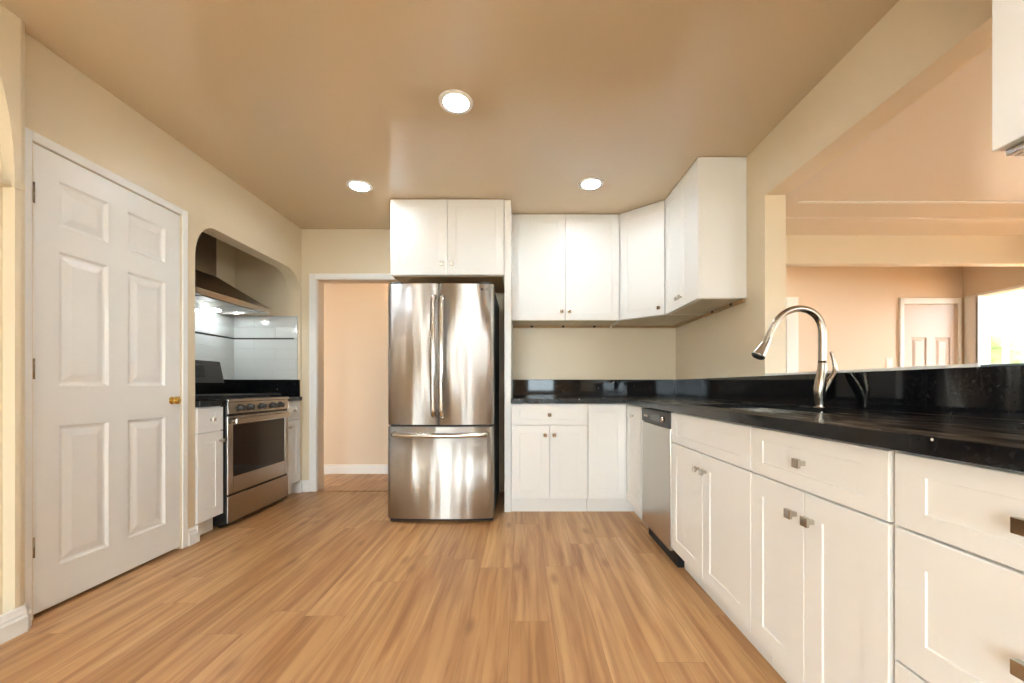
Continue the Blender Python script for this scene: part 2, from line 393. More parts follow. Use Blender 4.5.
# ---- hall behind the doorway, far wall of the living side
b1('wall_hall_far', M['wall_peach'], -3.2, 2.6, 4.65, 4.77, 0, H)
b1('wall_hall_end', M['wall_peach'], -3.2, -3.08, YB+.13, 4.65, 0, H)
b1('wall_hall_turn', M['wall_peach'], 2.5, 2.6, 4.65, 4.89, 0, H)
b1('wall_far', M['wall_peach'], 2.5, 5.51, 4.89, 5.0, 0, H)
b = MB(); b.box(-3.08, 2.5, 4.632, 4.65, 0, .085, .003); b.box(-3.08, 2.5, 4.637, 4.65, .085, .105, .003)
struct(b.build('baseboard_hall', M['trimw']))
# right wall of the far room with the wide cased opening into the sun room
b = MB(); b.box(5.39, 5.51, 4.74, 4.89, 0, H); b.box(5.39, 5.51, 3.1, 4.74, 2.08, H); b.box(5.39, 5.51, 2.6, 3.1, 0, H)
struct(b.build('wall_living_side', M['wall_peach']))
wall_with_holes('wall_living_right', M['wall_peach'], 'x', 6.6, 6.72, YREAR, 2.6, H, [(-1.2, 1.0, .6, 2.15)])
b1('wall_living_return', M['wall_peach'], 5.51, 6.72, 2.6, 2.72, 0, H)
window(4, 'x', 6.66, -1.2, 1.0, .6, 2.15, 1)  # out of view, added to bring light in from the right
portal('portal_living', (6.73, -.1, 1.37), (0, PI/2, 0), 1.55, 2.2)
b = MB(); b.box(5.375, 5.39, 4.72, 4.86, 0, 2.10, .003); b.box(5.375, 5.39, 3.05, 4.72, 2.08, 2.105, .003); b.box(5.375, 5.525, 4.715, 4.74, 0, 2.08, .003)
struct(b.build('trim_4', M['trimw']), 'white casing of the opening to the sun room')
b = MB(); b.prism([(3.60, H), (3.60, H-.012), (3.645, H-.022), (YB, H-.06), (YB, H)], 'x', 1.612, 6.6)
struct(b.build('trim_5', M['ceil_peach']), 'shallow coved crown at the living room ceiling edge')
b = MB(); b.box(2.27, 6.6, 3.275, 3.30, H-.011, H, .002)
struct(b.build('trim_6', M['trimw']), 'thin white ceiling batten in the living room')
# sun room
b1('ceiling_sunroom', M['vinyl'], 5.51, 11, 2.72, 7.2, 2.62, 2.7)
wall_with_holes('wall_sunroom_far', M['trimw'], 'y', 7.0, 7.12, 5.51, 11, 2.62, [(7.9, 10.8, .5, 1.95)])
b1('wall_sunroom_left', M['trimw'], 5.40, 5.51, 5.0, 7.12, 0, 2.62)
window(5, 'y', 7.06, 7.9, 10.8, .5, 1.95, 0)
struct(MB().box(8.52, 8.56, 7.02, 7.10, .545, 1.905, .003).build('window_5_mullion', M['mull'], bpy.data.objects['window_5']))
del bpy.data.objects['window_5_mullion']['kind']
bpy.data.objects['window_5_mullion'].name = 'mullion'
wall_with_holes('wall_sunroom_right', M['trimw'], 'x', 11, 11.12, 2.72, 7.2, 2.62, [(5.2, 6.8, .4, 2.2)])
window(6, 'x', 11.06, 5.2, 6.8, .4, 2.2, 1)  # unseen window, placed so its daylight misses the far door
portal('portal_sun_1', (9.35, 7.13, 1.22), (-PI/2, 0, 0), 2.9, 1.45)
portal('portal_sun_2', (11.13, 6.0, 1.3), (0, PI/2, 0), 1.8, 1.6)

# ---- casings and baseboards
def casing(name, boxes, label=None):
    b = MB()
    for x in boxes: b.box(*x, .004)
    return struct(b.build(name, M['trimw']), label)
c = .043
casing('trim_7', [(XL, XL+.010, 1.742-c-.008, 1.734, 0, 2.083+c), (XL, XL+.010, 2.5015, 2.4985+c, 0, 2.083+c), (XL, XL+.010, 1.734, 2.5015, 2.083, 2.083+c),
                  (XL-.11, XL, 1.742, 1.745, 0, 2.08)], 'white casing round the six-panel door')
casing('trim_8', [(D0-.07, D0, YB-.012, YB, 0, DZ+.056), (D1, D1+.09, YB-.012, YB, 0, DZ+.056), (D0, D1, YB-.012, YB, DZ, DZ+.056),
                  (D1-.016, D1, YB, YB+.145, 0, DZ), (D0, D0+.003, YB, YB+.02, 0, DZ)], 'white casing of the hall doorway')
struct(MB().box(D0-.002, D0+.002, YB+.02, YB+.134, 0, DZ).box(D0, D1, YB+.002, YB+.134, DZ-.002, DZ+.002).build('trim_12', M['wall_peach']), 'peach painted reveal of the hall doorway')
def baseboard(name, segs, lab=None):
    """segs: list of (x0,y0,x1,y1) runs at the wall face; the board stands to the right-hand side of the run"""
    b = MB()
    for (x0, y0, x1, y1) in segs:
        d = Vector((x1-x0, y1-y0)); L = d.length; a = math.atan2(d.y, d.x)
        mt = Matrix.Translation((x0, y0, 0)) @ rotm('Z', a)
        prof = [(0, 0), (-.018, 0), (-.018, .062), (-.013, .070), (-.013, .080), (-.008, .090), (-.006, .104), (0, .108)]
        b.prism([(p[0], p[1]) for p in prof], 'x', 0, L, mtx=mt)
    return struct(b.build(name, M['trimw']), lab)
baseboard('baseboard_left', [(XL, A0+.0, XL, 2.4985+c) if False else (XL, 2.4985+c, XL, A0+.018), (XL+.018, A0, XL-.12, A0)], 'white moulded baseboard between door and range recess')
baseboard('baseboard_left_near', [(-2.07, .3, -2.07, 1.662), (-2.072, 1.662, -2.10, 1.69)])
baseboard('baseboard_back', [(XL-.115, A1-.012, XL+.018, A1-.012), (XL, A1-.02, XL, YB), (XL, YB, D0-.07, YB)])
# reverse direction boards sit on the room side
struct(MB().box(D0, D1, YB-.004, YB+.05, 0, .006, .002).build('trim_9', M['floor']), 'oak threshold strip in the hall doorway')

# ================================================================== DOORS
def six_panel(name, W, Hh, cols, rows, thick=.035, m=None):
    """slab from x 0..W, front at y=0 facing -y; cols/rows are panel extents"""
    bm = bmesh.new()
    xs = sorted({0, W} | {v for c in cols for v in c}); zs = sorted({0, Hh} | {v for r in rows for v in r})
    def q(*p):
        try: return bm.faces.new([bm.verts.new(v) for v in p])
        except ValueError: pass
    for i in range(len(xs)-1):
        for j in range(len(zs)-1):
            a, b_, c_, d = xs[i], xs[i+1], zs[j], zs[j+1]
            if (a, b_) in cols and (c_, d) in rows:
                rings = [(0, 0), (.010, .011), (.020, .012), (.050, .003), (.056, .002)]
                R = [[(a+o, y, c_+o), (b_-o, y, c_+o), (b_-o, y, d-o), (a+o, y, d-o)] for o, y in rings]
                for k in range(len(R)-1):
                    for e in range(4): q(R[k][e], R[k][(e+1) % 4], R[k+1][(e+1) % 4], R[k+1][e])
                q(*R[-1])
            else: q((a, 0, c_), (b_, 0, c_), (b_, 0, d), (a, 0, d))
    t = thick
    q((0, t, 0), (0, t, Hh), (W, t, Hh), (W, t, 0)); q((0, 0, 0), (0, 0, Hh), (0, t, Hh), (0, t, 0)); q((W, 0, 0), (W, t, 0), (W, t, Hh), (W, 0, Hh))
    q((0, 0, 0), (0, t, 0), (W, t, 0), (W, 0, 0)); q((0, 0, Hh), (W, 0, Hh), (W, t, Hh), (0, t, Hh))
    bmesh.ops.remove_doubles(bm, verts=bm.verts, dist=1e-5); bmesh.ops.recalc_face_normals(bm, faces=bm.faces)
    B = MB(); B.bm.free(); B.bm = bm
    return B.build(name, m or M['doorw'])
cols = [(.097, .318), (.418, .646)]; rows = [(.175, .815), (1.0, 1.62), (1.735, 1.945)]
d1 = six_panel('door_1', .748, 2.062, cols, rows); struct(d1, 'white six-panel door with brass knob in the left wall')
d1.location = (XL-.004, 1.747, .018); d1.rotation_euler = (0, 0, PI/2)
kb = MB(); mt = Matrix.Translation((.694, 0, .912)) @ rotm('X', PI/2)
kb.lathe([(.0, .0), (.024, .0), (.022, .003), (.011, .005), (.012, .012), (.019, .016), (.0235, .025), (.0235, .033), (.015, .041), (0, .043)], 28, mt)
kb.build('door_knob', M['brass'], d1, 'round brass knob')
MB().box(.7483, .7493, -.002, .03, .88, .945).build('latch_plate', M['brass'], d1)
for z in (.25, 1.03, 1.80):
    h = MB(); h.cyl(.0045, .0045, z, z+.09, 12, Matrix.Translation((-.002, -.003, 0))); h.box(-.003, .004, -.003, -.0005, z, z+.09)
    h.build('hinge', M['nickel'], d1)
# far room door
b = MB()
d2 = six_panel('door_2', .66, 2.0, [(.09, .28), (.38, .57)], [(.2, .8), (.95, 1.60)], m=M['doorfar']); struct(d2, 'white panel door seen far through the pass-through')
d2.location = (4.65, 4.874, .01)
struct(MB().box(4.605, 4.65, 4.865, 4.89, 0, 2.09, .003).box(5.31, 5.345, 4.865, 4.89, 0, 2.09, .003).box(4.65, 5.31, 4.865, 4.89, 2.02, 2.09, .003).build('trim_10', M['trimw']), 'white casing round the far panel door')
struct(MB().box(3.215, 3.36, 4.86, 4.89, 0, 2.10, .004).box(2.60, 3.215, 4.86, 4.89, 2.04, 2.10, .004).build('trim_11', M['trimw']), 'white casing of a far doorway')
struct(MB().box(2.62, 3.205, 4.868, 4.884, .01, 2.03, .003).build('door_3', M['doorw']), 'white door in the far left of the hall')
t = thing('light_switch', 'ivory rocker switch plate on the far peach wall beside the panel door', 'switch', (4.49, 4.89, 1.30))
MB().box(-.04, .04, -.006, 0, -.06, .06, .002).build('cover_plate', M['plate'], t)
MB().box(-.016, .016, -.010, -.006, -.03, .03, .001).build('rocker', M['trimw'], t)

# ================================================================== CABINETS
def shaker_mesh(B, x0, x1, z0, z1, y=0, t=.019, fr=.068, dep=.0035, mtx=None, fz=None):
    fz = fz or fr
    """one shaker front; face at y, body to y+t"""
    bm = bmesh.new()
    ch = .0018
    def ring(o, yy, p=None):
        p = o if p is None else p
        return [bm.verts.new((x0+o, yy, z0+p)), bm.verts.new((x1-o, yy, z0+p)), bm.verts.new((x1-o, yy, z1-p)), bm.verts.new((x0+o, yy, z1-p))]
    R = [ring(0, y+t), ring(0, y+ch), ring(ch, y), ring(fr, y, fz), ring(fr+.0015, y+dep, fz+.0015)]
    for k in range(len(R)-1):
        for e in range(4): bm.faces.new((R[k][e], R[k][(e+1) % 4], R[k+1][(e+1) % 4], R[k+1][e]))
    bm.faces.new(R[-1]); bm.faces.new(R[0][::-1])
    bmesh.ops.recalc_face_normals(bm, faces=bm.faces)
    return B._in(bm, mtx)
def shaker(name, parent, x0, x1, z0, z1, knob=None, g=.0018, y=0, fr=None, knob_s=1.0):
    o = shaker_mesh(MB(), x0+g, x1-g, z0+g, z1-g, y, fr=.068, fz=fr).build(name, M['white'], parent)
    if knob:
        kx, kz = knob; s = knob_s
        k = MB(); k.box(kx-.007*s, kx+.007*s, -.020*s+y, y, kz-.007*s, kz+.007*s, .0015)
        k.prism([(kx-.009*s, y-.016*s), (kx+.009*s, y-.016*s), (kx+.0135*s, y-.024*s), (kx+.0135*s, y-.029*s), (kx-.0135*s, y-.029*s), (kx-.0135*s, y-.024*s)], 'z', kz-.0135*s, kz+.0135*s, .0015)
        k.build('knob', M['chrome'], o)
    return o
def carcass(parent, W, D, z0, z1, toe=None, y0=.0195, name='cabinet_box'):
    MB().box(0.0008, W-.0008, y0, D, z0, z1, .001).build(name, M['white'], parent)
    if toe: MB().box(.0008, W-.0008, toe, D-.02, 0, z0).build('toe_kick', M['white'], parent)
ZB, ZS, ZD, ZT = .115, .707, .872, .877
RZ = -PI/2; XF = .833

def base(name_label, loc, rz, W, D, kind, toe=.075, group=None, cat='cabinet'):
    t = thing('base_cabinet', name_label, cat, loc, rz, group)
    if kind == 'false_doors':
        MB().box(.0008, W-.0008, .0195, D, ZB-.01, .66).box(.0008, .02, .0195, D, .66, ZT).box(W-.02, W-.0008, .0195, D, .66, ZT).box(.02, W-.02, .0195, .04, .66, ZT).build('cabinet_box', M['white'], t)
        MB().box(.0008, W-.0008, toe, D-.02, 0, ZB-.01).build('toe_kick', M['white'], t)
    else: carcass(t, W, D, ZB-.002, ZT, toe)
    if kind in ('drawer_doors', 'false_doors'):
        shaker('drawer' if kind == 'drawer_doors' else 'false_drawer_front', t, 0, W, ZS, ZD, (W/2, (ZS+ZD)/2) if kind == 'drawer_doors' else None, fr=.042)
        shaker('door', t, 0, W/2, ZB, ZS-.002, (W/2-.036, ZS-.078)); shaker('door', t, W/2, W, ZB, ZS-.002, (W/2+.036, ZS-.078))
    if kind == 'drawers':
        shaker('drawer', t, 0, W, ZS, ZD, (W/2, (ZS+ZD)/2), fr=.042)
        shaker('drawer', t, 0, W, .408, ZS-.002, (W/2, .557)); shaker('drawer', t, 0, W, ZB, .406, (W/2, .26))
    if kind == 'drawer_door_r':
        shaker('drawer', t, 0, W, ZS, ZD, (W/2, (ZS+ZD)/2), fr=.042); shaker('door', t, 0, W, ZB, ZS-.002, (W-.035, ZS-.070))
    if kind == 'drawer_door_l':
        shaker('drawer', t, 0, W, ZS, ZD, (W/2, (ZS+ZD)/2), fr=.042); shaker('door', t, 0, W, ZB, ZS-.002, (.035, ZS-.070))
    return t
# back run
base('white shaker base cabinet with one drawer over two doors beside the refrigerator panel', (-.087, 3.187, 0), 0, .611, .66, 'drawer_doors', toe=.06)
# corner
t = thing('base_cabinet', 'white corner base cabinet with folding shaker door where the counters meet', 'cabinet', (.526, 3.187, 0))
MB().prism([(0, .0195), (.3265, .0195), (.3265, -.387), (.625, -.387), (.625, .655), (0, .655)], 'z', ZB-.01, ZT).build('cabinet_box', M['white'], t)
MB().prism([(0, .06), (.382, .06), (.382, -.387), (.60, -.387), (.60, .64), (0, .64)], 'z', 0, ZB-.01).build('toe_kick', M['white'], t)
shaker('door', t, 0, .305, ZB, ZD, None)
dl = shaker_mesh(MB(), .0018, .318, ZB+.002, ZD-.002, 0, mtx=Matrix.Translation((.307, 0, 0)) @ rotm('Z', RZ)).build('door', M['white'], t)
k = MB(); k.box(.289, .307, -.197, -.183, .788, .802, .0015); k.box(.278, .287, -.2035, -.1765, .7815, .8085, .0015)
k.build('knob', M['chrome'], dl)
MB().box(.3075, .3263, -.387, -.3195, ZB-.01, ZD).build('filler_strip', M['white'], t)
# right run (front faces -x; local x runs towards the camera)
def R(y): return (XF, y, 0)
base('white sink base cabinet with a false drawer front without knob beside the dishwasher', R(2.236), RZ, .779, .62, 'false_doors')
base('white base cabinet with a knobbed wide drawer above two doors right of the sink cabinet', R(1.456), RZ, .549, .62, 'drawer_doors')
base('white three-drawer base cabinet at the right edge of the photo', R(.8965), RZ, .500, .62, 'drawers')
base('white two-door base cabinet nearest the camera below the counter end', R(.395), RZ, .74, .62, 'drawer_doors')
# filler between
tag(MB().box(XF+.012, XF+.019, .897, .9065, ZB, ZT).build('filler_strip', M['white']), 'thin white vertical filler between drawer bank and double cabinet', 'filler')
# alcove cabinets
LZ = PI/2
def Lc(y): return (-2.12, y, 0)
base('white base cabinet with drawer over one door left of the range', Lc(2.610), LZ, .230, .63, 'drawer_door_r')
base('narrow white base cabinet with drawer and door right of the range', Lc(3.602), LZ, .225, .63, 'drawer_door_l')

# uppers
UZ0, UZ1 = 1.595, 2.529
def rail(parent, x0, x1, y, z=UZ0, clips=2):
    r = MB().box(x0, x1, y-.022, y-.002, z-.022, z-.0005, .002).build('mounting_rail', M['wood_rail'], parent)
    for i in range(clips):
        cx = x0+(x1-x0)*(i+.6)/(clips+.1)
        MB().box(cx-.012, cx+.012, y-.030, y-.022, z-.020, z-.001, .002).build('bracket', M['blackm'], r)
t = thing('wall_cabinet', 'white two-door wall cabinet above the back counter', 'cabinet', (-.096, 3.515, 0))
carcass(t, .952, .345, UZ0+.004, UZ1); shaker('door', t, 0, .476, UZ0, UZ1, (.443, UZ0+.075)); shaker('door', t, .476, .952, UZ0, UZ1, (.509, UZ0+.075))
rail(t, .01, .94, .345, UZ0+.004, 3)
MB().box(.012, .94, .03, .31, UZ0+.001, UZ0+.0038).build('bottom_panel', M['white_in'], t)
# corner upper, diagonal
ang = math.atan2(3.24-3.515, 1.158-.857)
t = thing('wall_cabinet', 'white diagonal corner wall cabinet with single door', 'cabinet', (.857, 3.515, 0), ang)
inv = (Matrix.Translation((.857, 3.515, 0)) @ rotm('Z', ang)).inverted()
def loc2(p): v = inv @ Vector((p[0], p[1], 0)); return (v.x, v.y)
fp = [loc2(p) for p in [(.857, 3.545), (1.180, 3.243), (1.479, 3.243), (1.479, 3.860), (.857, 3.860)]]
MB().prism(fp, 'z', UZ0+.004, UZ1).build('cabinet_box', M['white'], t)
W = math.hypot(.301, .275); shaker('door', t, .004, W-.004, UZ0, UZ1, (W-.045, UZ0+.06))
fp2 = [loc2(p) for p in [(.89, 3.56), (1.20, 3.27), (1.45, 3.27), (1.45, 3.83), (.89, 3.83)]]
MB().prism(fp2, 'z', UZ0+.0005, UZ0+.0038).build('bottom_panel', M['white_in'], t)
r = MB().prism([loc2(p) for p in [(.87, 3.836), (1.455, 3.836), (1.455, 3.26), (1.477, 3.26), (1.477, 3.858), (.87, 3.858)]], 'z', UZ0-.018, UZ0+.0003).build('mounting_rail', M['wood_rail'], t)
# right uppers
def right_upper(label, y0, W, n=2, group=None):
    t = thing('wall_cabinet', label, 'cabinet', (1.160, y0, 0), RZ, group)
    carcass(t, W, .322, UZ0+.004, UZ1)
    shaker('door', t, 0, W/2, UZ0, UZ1, (W/2-.03, UZ0+.07)); shaker('door', t, W/2, W, UZ0, UZ1, (W/2+.03, UZ0+.07))
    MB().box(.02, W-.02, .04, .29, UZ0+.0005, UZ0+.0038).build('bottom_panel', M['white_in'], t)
    rail(t, .01, W-.01, .320, UZ0+.0005, 2)
    return t
right_upper('white two-door wall cabinet on the right wall with its plain end panel showing', 3.238, .600)
t = right_upper('white wall cabinet hanging close at the upper right corner of the photo', .990, .76)
MB().box(.012, .76, .022, .040, UZ0-.016, UZ0+.0003, .002).box(.012, .030, .042, .30, UZ0-.016, UZ0+.0003, .002).build('light_rail', M['steel_plain'], t)
# fridge surround: tall end panel and cabinet above
t = thing('wall_cabinet', 'white two-door cabinet above the refrigerator', 'cabinet', (-1.066, 3.234, 0))
MB().box(0.001, .922, .0195, .628, 1.915, UZ1, .001).build('cabinet_box', M['white'], t)
shaker('door', t, 0, .461, 1.915, UZ1, (.424, 2.0)); shaker('door', t, .461, .922, 1.915, UZ1, (.499, 2.0))
MB().box(.015, .905, .04, .60, 1.910, 1.9148).build('bottom_panel', M['wood_rail'], t)
tag(MB().box(-.142, -.0895, 3.228, 3.862, 0, 2.52, .002).build('refrigerator_end_panel', M['white']), 'tall white end panel standing right of the refrigerator', 'panel')

# ================================================================== COUNTERS
CT, CB = .917, .879
b = MB()
b.box(-.088, .81, 3.165, 3.8445, .897, CT, .0015); b.box(-.088, .81, 3.165, 3.200, CB, .897)
sx0, sx1, sy0, sy1 = .93, 1.33, 1.50, 2.21
YN = -.35
b.box(.81, sx0, YN, 3.8445, .897, CT); b.box(sx1, 1.4635, YN, 3.8445, .897, CT)
b.box(sx0, sx1, YN, sy0, .897, CT); b.box(sx0, sx1, sy1, 3.8445, .897, CT)
b.box(.81, .835, YN, 3.165, CB, .897)
ct = b.build('countertop', M['granite_top']); tag(ct, 'L-shaped black granite countertop with sink cutout on the white cabinets', 'countertop')
# splashes
def splash(name, axis, a, c, t0, t1, z0, z1, step, label):
    b = MB(); n = max(1, round((c-a)/step)); w_ = (c-a)/n
    for i in range(n):
        p, q = a+i*w_+.0006, a+(i+1)*w_-.0006
        if axis == 'x': b.box(p, q, t0, t1, z0, z1, .0012)
        else: b.box(t0, t1, p, q, z0, z1, .0012)
    return tag(b.build(name, M['granite']), label, 'backsplash')
splash('backsplash', 'x', -.088, 1.4635, 3.845, 3.8648, CT, 1.079, .39, 'short black granite backsplash along the cream back wall')
splash('backsplash', 'y', YN, 3.8448, 1.464, 1.4838, CT, 1.079, .6, 'long black granite backsplash below the pass-through opening')
# alcove counters
for (a, c, lab, xo) in ((2.608, 2.842, 'black granite counter piece left of the range', 0), (3.598, 3.8448-.02, 'small black granite counter piece right of the range', 0)):
    tag(MB().box(-2.769, -2.10, a, c, CB, CT, .002).build('countertop', M['granite']), lab, 'countertop')
tag(MB().box(-2.749, -2.131, 3.825, 3.8445, CT, 1.079, .001).build('backsplash', M['granite']), 'black granite splash on the end wall of the range recess', 'backsplash')
tag(MB().box(-2.769, -2.749, 2.562, 3.8445, CT, 1.079, .001).build('backsplash', M['granite']), 'black granite splash behind the range', 'backsplash')
# wall tile
def tiles(name, axis, a, c, t, sgn, z0, z1, label):
    """stacked glazed tiles with thin grout; axis along wall"""
    root = MB()
    def bx(B, p, q, d, r0, r1, bev=.0012):
        lo, hi = (t, t+d*sgn) if sgn > 0 else (t+d*sgn, t)
        if axis == 'x': B.box(p, q, lo, hi, r0, r1, bev)
        else: B.box(lo, hi, p, q, r0, r1, bev)
    bx(root, a, c, .004, z0, z1, 0)
    o = root.build(name, M['grout']); tag(o, label, 'tile backsplash')
    tb = MB(); rows_ = [(z0, .097), (z0+.097, .097), (z0+.194, .097), (z0+.291, .097)]
    zl = 1.472; rr = []
    z = z0
    while z < zl-.03: hh = min(.0985, zl-.008-z); rr.append((z, z+hh)); z += hh
    z = zl+.008
    while z < z1-.02: hh = min(.1, z1-z); rr.append((z, z+hh)); z += hh
    for k, (r0, r1) in enumerate(rr):
        u = a-(.2 if k % 2 else 0)
        while u < c-.001:
            p, q = max(a, u), min(c, u+.4)
            if q-p > .004: bx(tb, p+.0006, q-.0006, .0085, r0+.0006, r1-.0006)
            u += .4
    tb.build('tile_field', M['tile'], o)
    lb = MB(); bx(lb, a, c-.035 if axis == 'x' else c, .011, zl-.007, zl+.007, .002); lb.build('pencil_liner', M['greyside'], o, 'dark liner strip')
tiles('wall_tile', 'x', -2.768, -2.155, 3.8448, -1, 1.0795, 1.69, 'white glazed tile with dark liner on the end wall of the range recess')
tiles('wall_tile', 'y', 2.562, 3.836, -2.7695, 1, 1.0795, 1.93, 'white glazed tile with dark liner behind the range')

# ================================================================== SINK + FAUCET
t = thing('kitchen_sink', 'stainless undermount sink sunk in the black counter', 'sink', (1.13, 1.855, .896))
b = MB(); hx, hy, dz = .206, .361, .215
b.box(-hx, -hx+.006, -hy, hy, -dz, 0); b.box(hx-.006, hx, -hy, hy, -dz, 0); b.box(-hx, hx, -hy, -hy+.006, -dz, 0); b.box(-hx, hx, hy-.006, hy, -dz, 0)
b.box(-hx, hx, -hy, hy, -dz, -dz+.006); b.build('basin', M['steel_plain'], t)
MB().cyl(.045, .042, -dz+.006, -dz+.010, 28, Matrix.Translation((0, .05, 0))).build('drain', M['chrome'], t)

fx, fy = 1.37, 1.833
t = thing('kitchen_faucet', 'brushed nickel pull-down faucet arching over the sink', 'faucet', (fx, fy, CT))
def fc(cx, cy): return ((cx-483)*.000872, 0, (617-cy)*.000872)
body = curve([fc(480, 617), fc(478, 590), fc(476, 560), fc(476, 520), fc(482, 480), fc(487, 440), fc(490, 400), fc(490, 378)], 6)
nb_ = len(body); prof = [(0, .0195), (.10, .0175), (.22, .019), (.42, .0235), (.58, .0235), (.78, .0195), (1, .0172)]
def interp(u):
    for i in range(len(prof)-1):
        if u <= prof[i+1][0]:
            a, b2 = prof[i], prof[i+1]; return a[1]+(b2[1]-a[1])*(u-a[0])/(b2[0]-a[0])
    return prof[-1][1]
MB().tube(body, [interp(i/(nb_-1)) for i in range(nb_)], 24).build('faucet_body', M['nickel'], t)
MB().cyl(.029, .027, 0, .006, 32, Matrix.Translation((-.003, 0, 0)), .002).build('base_ring', M['nickel'], t)
sp = curve([fc(490, 380), fc(490, 300), fc(490, 220), fc(483, 175), fc(462, 136), fc(430, 110), fc(390, 97), fc(345, 97), fc(300, 113), fc(262, 145), fc(236, 187), fc(216, 225), fc(203, 250)], 6)
MB().tube(sp, [.0165-.002*i/len(sp) for i in range(len(sp))], 24).build('spout', M['nickel'], t)
hd = curve([fc(204, 248), fc(190, 280), fc(172, 312), fc(152, 345)], 5)
so = MB().tube(hd, [.0165+(.030-.0165)*(i/(len(hd)-1))**1.4 for i in range(len(hd))], 24).build('spray_head', M['nickel'], t)
tip = MB(); e0, e1 = Vector(fc(152, 345)), Vector(fc(148.5, 351)); tip.tube([e0, e1], [.026, .024], 24); tip.build('spray_face', M['blackm'], so)
hn = curve([fc(484, 596), fc(489, 560), fc(505, 520), fc(530, 475), fc(553, 435), fc(556, 395), fc(545, 350), fc(534, 322)], 6)
hr = [.014, .018, .0195, .0195, .015, .0115, .009, .0075]
def hri(i):
    u = i/(len(hn)-1)*7; k_ = min(6, int(u)); return hr[k_]+(hr[k_+1]-hr[k_])*(u-k_)
MB().tube(hn, [hri(i) for i in range(len(hn))], 20, (1, .8)).build('lever_handle', M['nickel'], t)

# ================================================================== REFRIGERATOR
fx0, fx1, fyf = -.998, -.210, 2.952
t = thing('refrigerator', 'stainless french-door refrigerator with bottom freezer drawer', 'refrigerator', (fx0, fyf, 0)); FW = fx1-fx0
MB().box(.004, FW-.004, .075, .80, .035, 1.765, .006).build('body', M['greyside'], t)
MB().box(.01, FW-.01, .05, .78, .008, .035).build('base_grille', M['blackm'], t)
def bowed(name, x0, x1, z0, z1, bulge=.022, th=.065):
    """door skin bowed out over the fridge's full width, with rounded vertical edges"""
    N = 28; pts = []
    def yf(x):
        u = (x/FW)*2-1; return -bulge*(1-u*u)+bulge
    rr = .012
    for i in range(N+1):
        x = x0+(x1-x0)*i/N; d0 = min(x-x0, x1-x); e = 0
        if d0 < rr: e = rr-math.sqrt(max(0, rr*rr-(rr-d0)**2))
        pts.append((x, yf(x)+e))
    pts += [(x1, th+.008), (x0, th+.008)]
    B = MB(); B.prism(pts, 'z', z0, z1)
    o = B.build(name, M['steel_fridge'], t)
    for p in o.data.polygons: p.use_smooth = len(p.vertices) == 4 and abs(p.normal.z) < .5 and p.normal.y < 0
    return o
def fridge_steel():
    m = mat('fridge_stainless', (226, 222, 216), .5, metal=1, aniso=1.0)
    n = m.node_tree.nodes; L = m.node_tree.links; b = n['Principled BSDF']; b.inputs['Anisotropic Rotation'].default_value = .25
    tc = n.new('ShaderNodeTexCoord'); mp = n.new('ShaderNodeMapping'); mp.inputs['Scale'].default_value = (9, .0, .5)
    L.new(tc.outputs['Object'], mp.inputs[0])
    nz = n.new('ShaderNodeTexNoise'); nz.inputs['Scale'].default_value = 1; nz.inputs['Detail'].default_value = 1
    L.new(mp.outputs[0], nz.inputs['Vector'])
    bp = n.new('ShaderNodeBump'); bp.inputs['Strength'].default_value = .9; bp.inputs['Distance'].default_value = .02
    L.new(nz.outputs['Fac'], bp.inputs['Height']); L.new(bp.outputs[0], b.inputs['Normal'])
    return m
M['steel_fridge'] = fridge_steel()
xm = .381
dL = bowed('door', 0, xm-.002, .732, 1.775); dR = bowed('door', xm+.002, FW, .732, 1.775); fz = bowed('freezer_drawer', 0, FW, .035, .715)
MB().box(.02, FW-.02, .03, .07, .715, .732).build('door_gasket', M['blackm'], t)
MB().box(.02, .10, .02, .07, 1.775, 1.79, .003).build('hinge_cover', M['greyside'], t); MB().box(FW-.10, FW-.02, .02, .07, 1.775, 1.79, .003).build('hinge_cover', M['greyside'], t)
def vhandle(parent, x):
    pts = [(x, .004, 1.672), (x, -.030, 1.668), (x, -.047, 1.64)]
    for i in range(9):
        u = i/8; pts.append((x, -.050-.012*math.sin(PI*u), 1.60-.74*u))
    pts += [(x, -.047, .83), (x, -.030, .80), (x, .004, .796)]
    MB().tube(curve(pts, 3), .021, 16, (1, .85)).build('handle', M['steel'], parent)
vhandle(dL, xm-.030); vhandle(dR, xm+.030)
pts = [(.050, .018, .664), (.052, -.022, .664), (.075, -.040, .663)]
for i in range(9):
    u = i/8; pts.append((.11+(FW-.22)*u, -.046-.016*math.sin(PI*u), .661-.003*math.sin(PI*u)))
pts += [(FW-.075, -.040, .663), (FW-.052, -.022, .664), (FW-.050, .018, .664)]
MB().tube(curve(pts, 3), .019, 16, (1, .9)).build('handle', M['steel'], fz)
# maker's mark on the right door: small round badge and two letters
def text_mesh(txt, size, m, parent, mt, ext=.0006, name='lettering'):
    cu = bpy.data.curves.new('lettering', 'FONT'); cu.body = txt; cu.size = size; cu.extrude = ext; cu.align_x = 'CENTER'; cu.align_y = 'CENTER'
    tmp = bpy.data.objects.new('tmp', cu); COL.objects.link(tmp)
    dg = bpy.context.evaluated_depsgraph_get(); me = bpy.data.meshes.new_from_object(tmp.evaluated_get(dg)); bpy.data.objects.remove(tmp, do_unlink=True)
    me.transform(mt); me.materials.clear(); me.materials.append(m)
    o = bpy.data.objects.new(name, me); COL.objects.link(o); o.parent = parent; return o
def yf(x): u = (x/FW)*2-1; return -.022*(1-u*u)+.022
lx = FW-.066
bd = MB(); bd.cyl(.011, .011, 0, .0018, 24, Matrix.Translation((lx-.020, yf(lx-.02)+.0002, 1.735)) @ rotm('X', PI/2)); bd.build('badge', M['greyside'], dR)
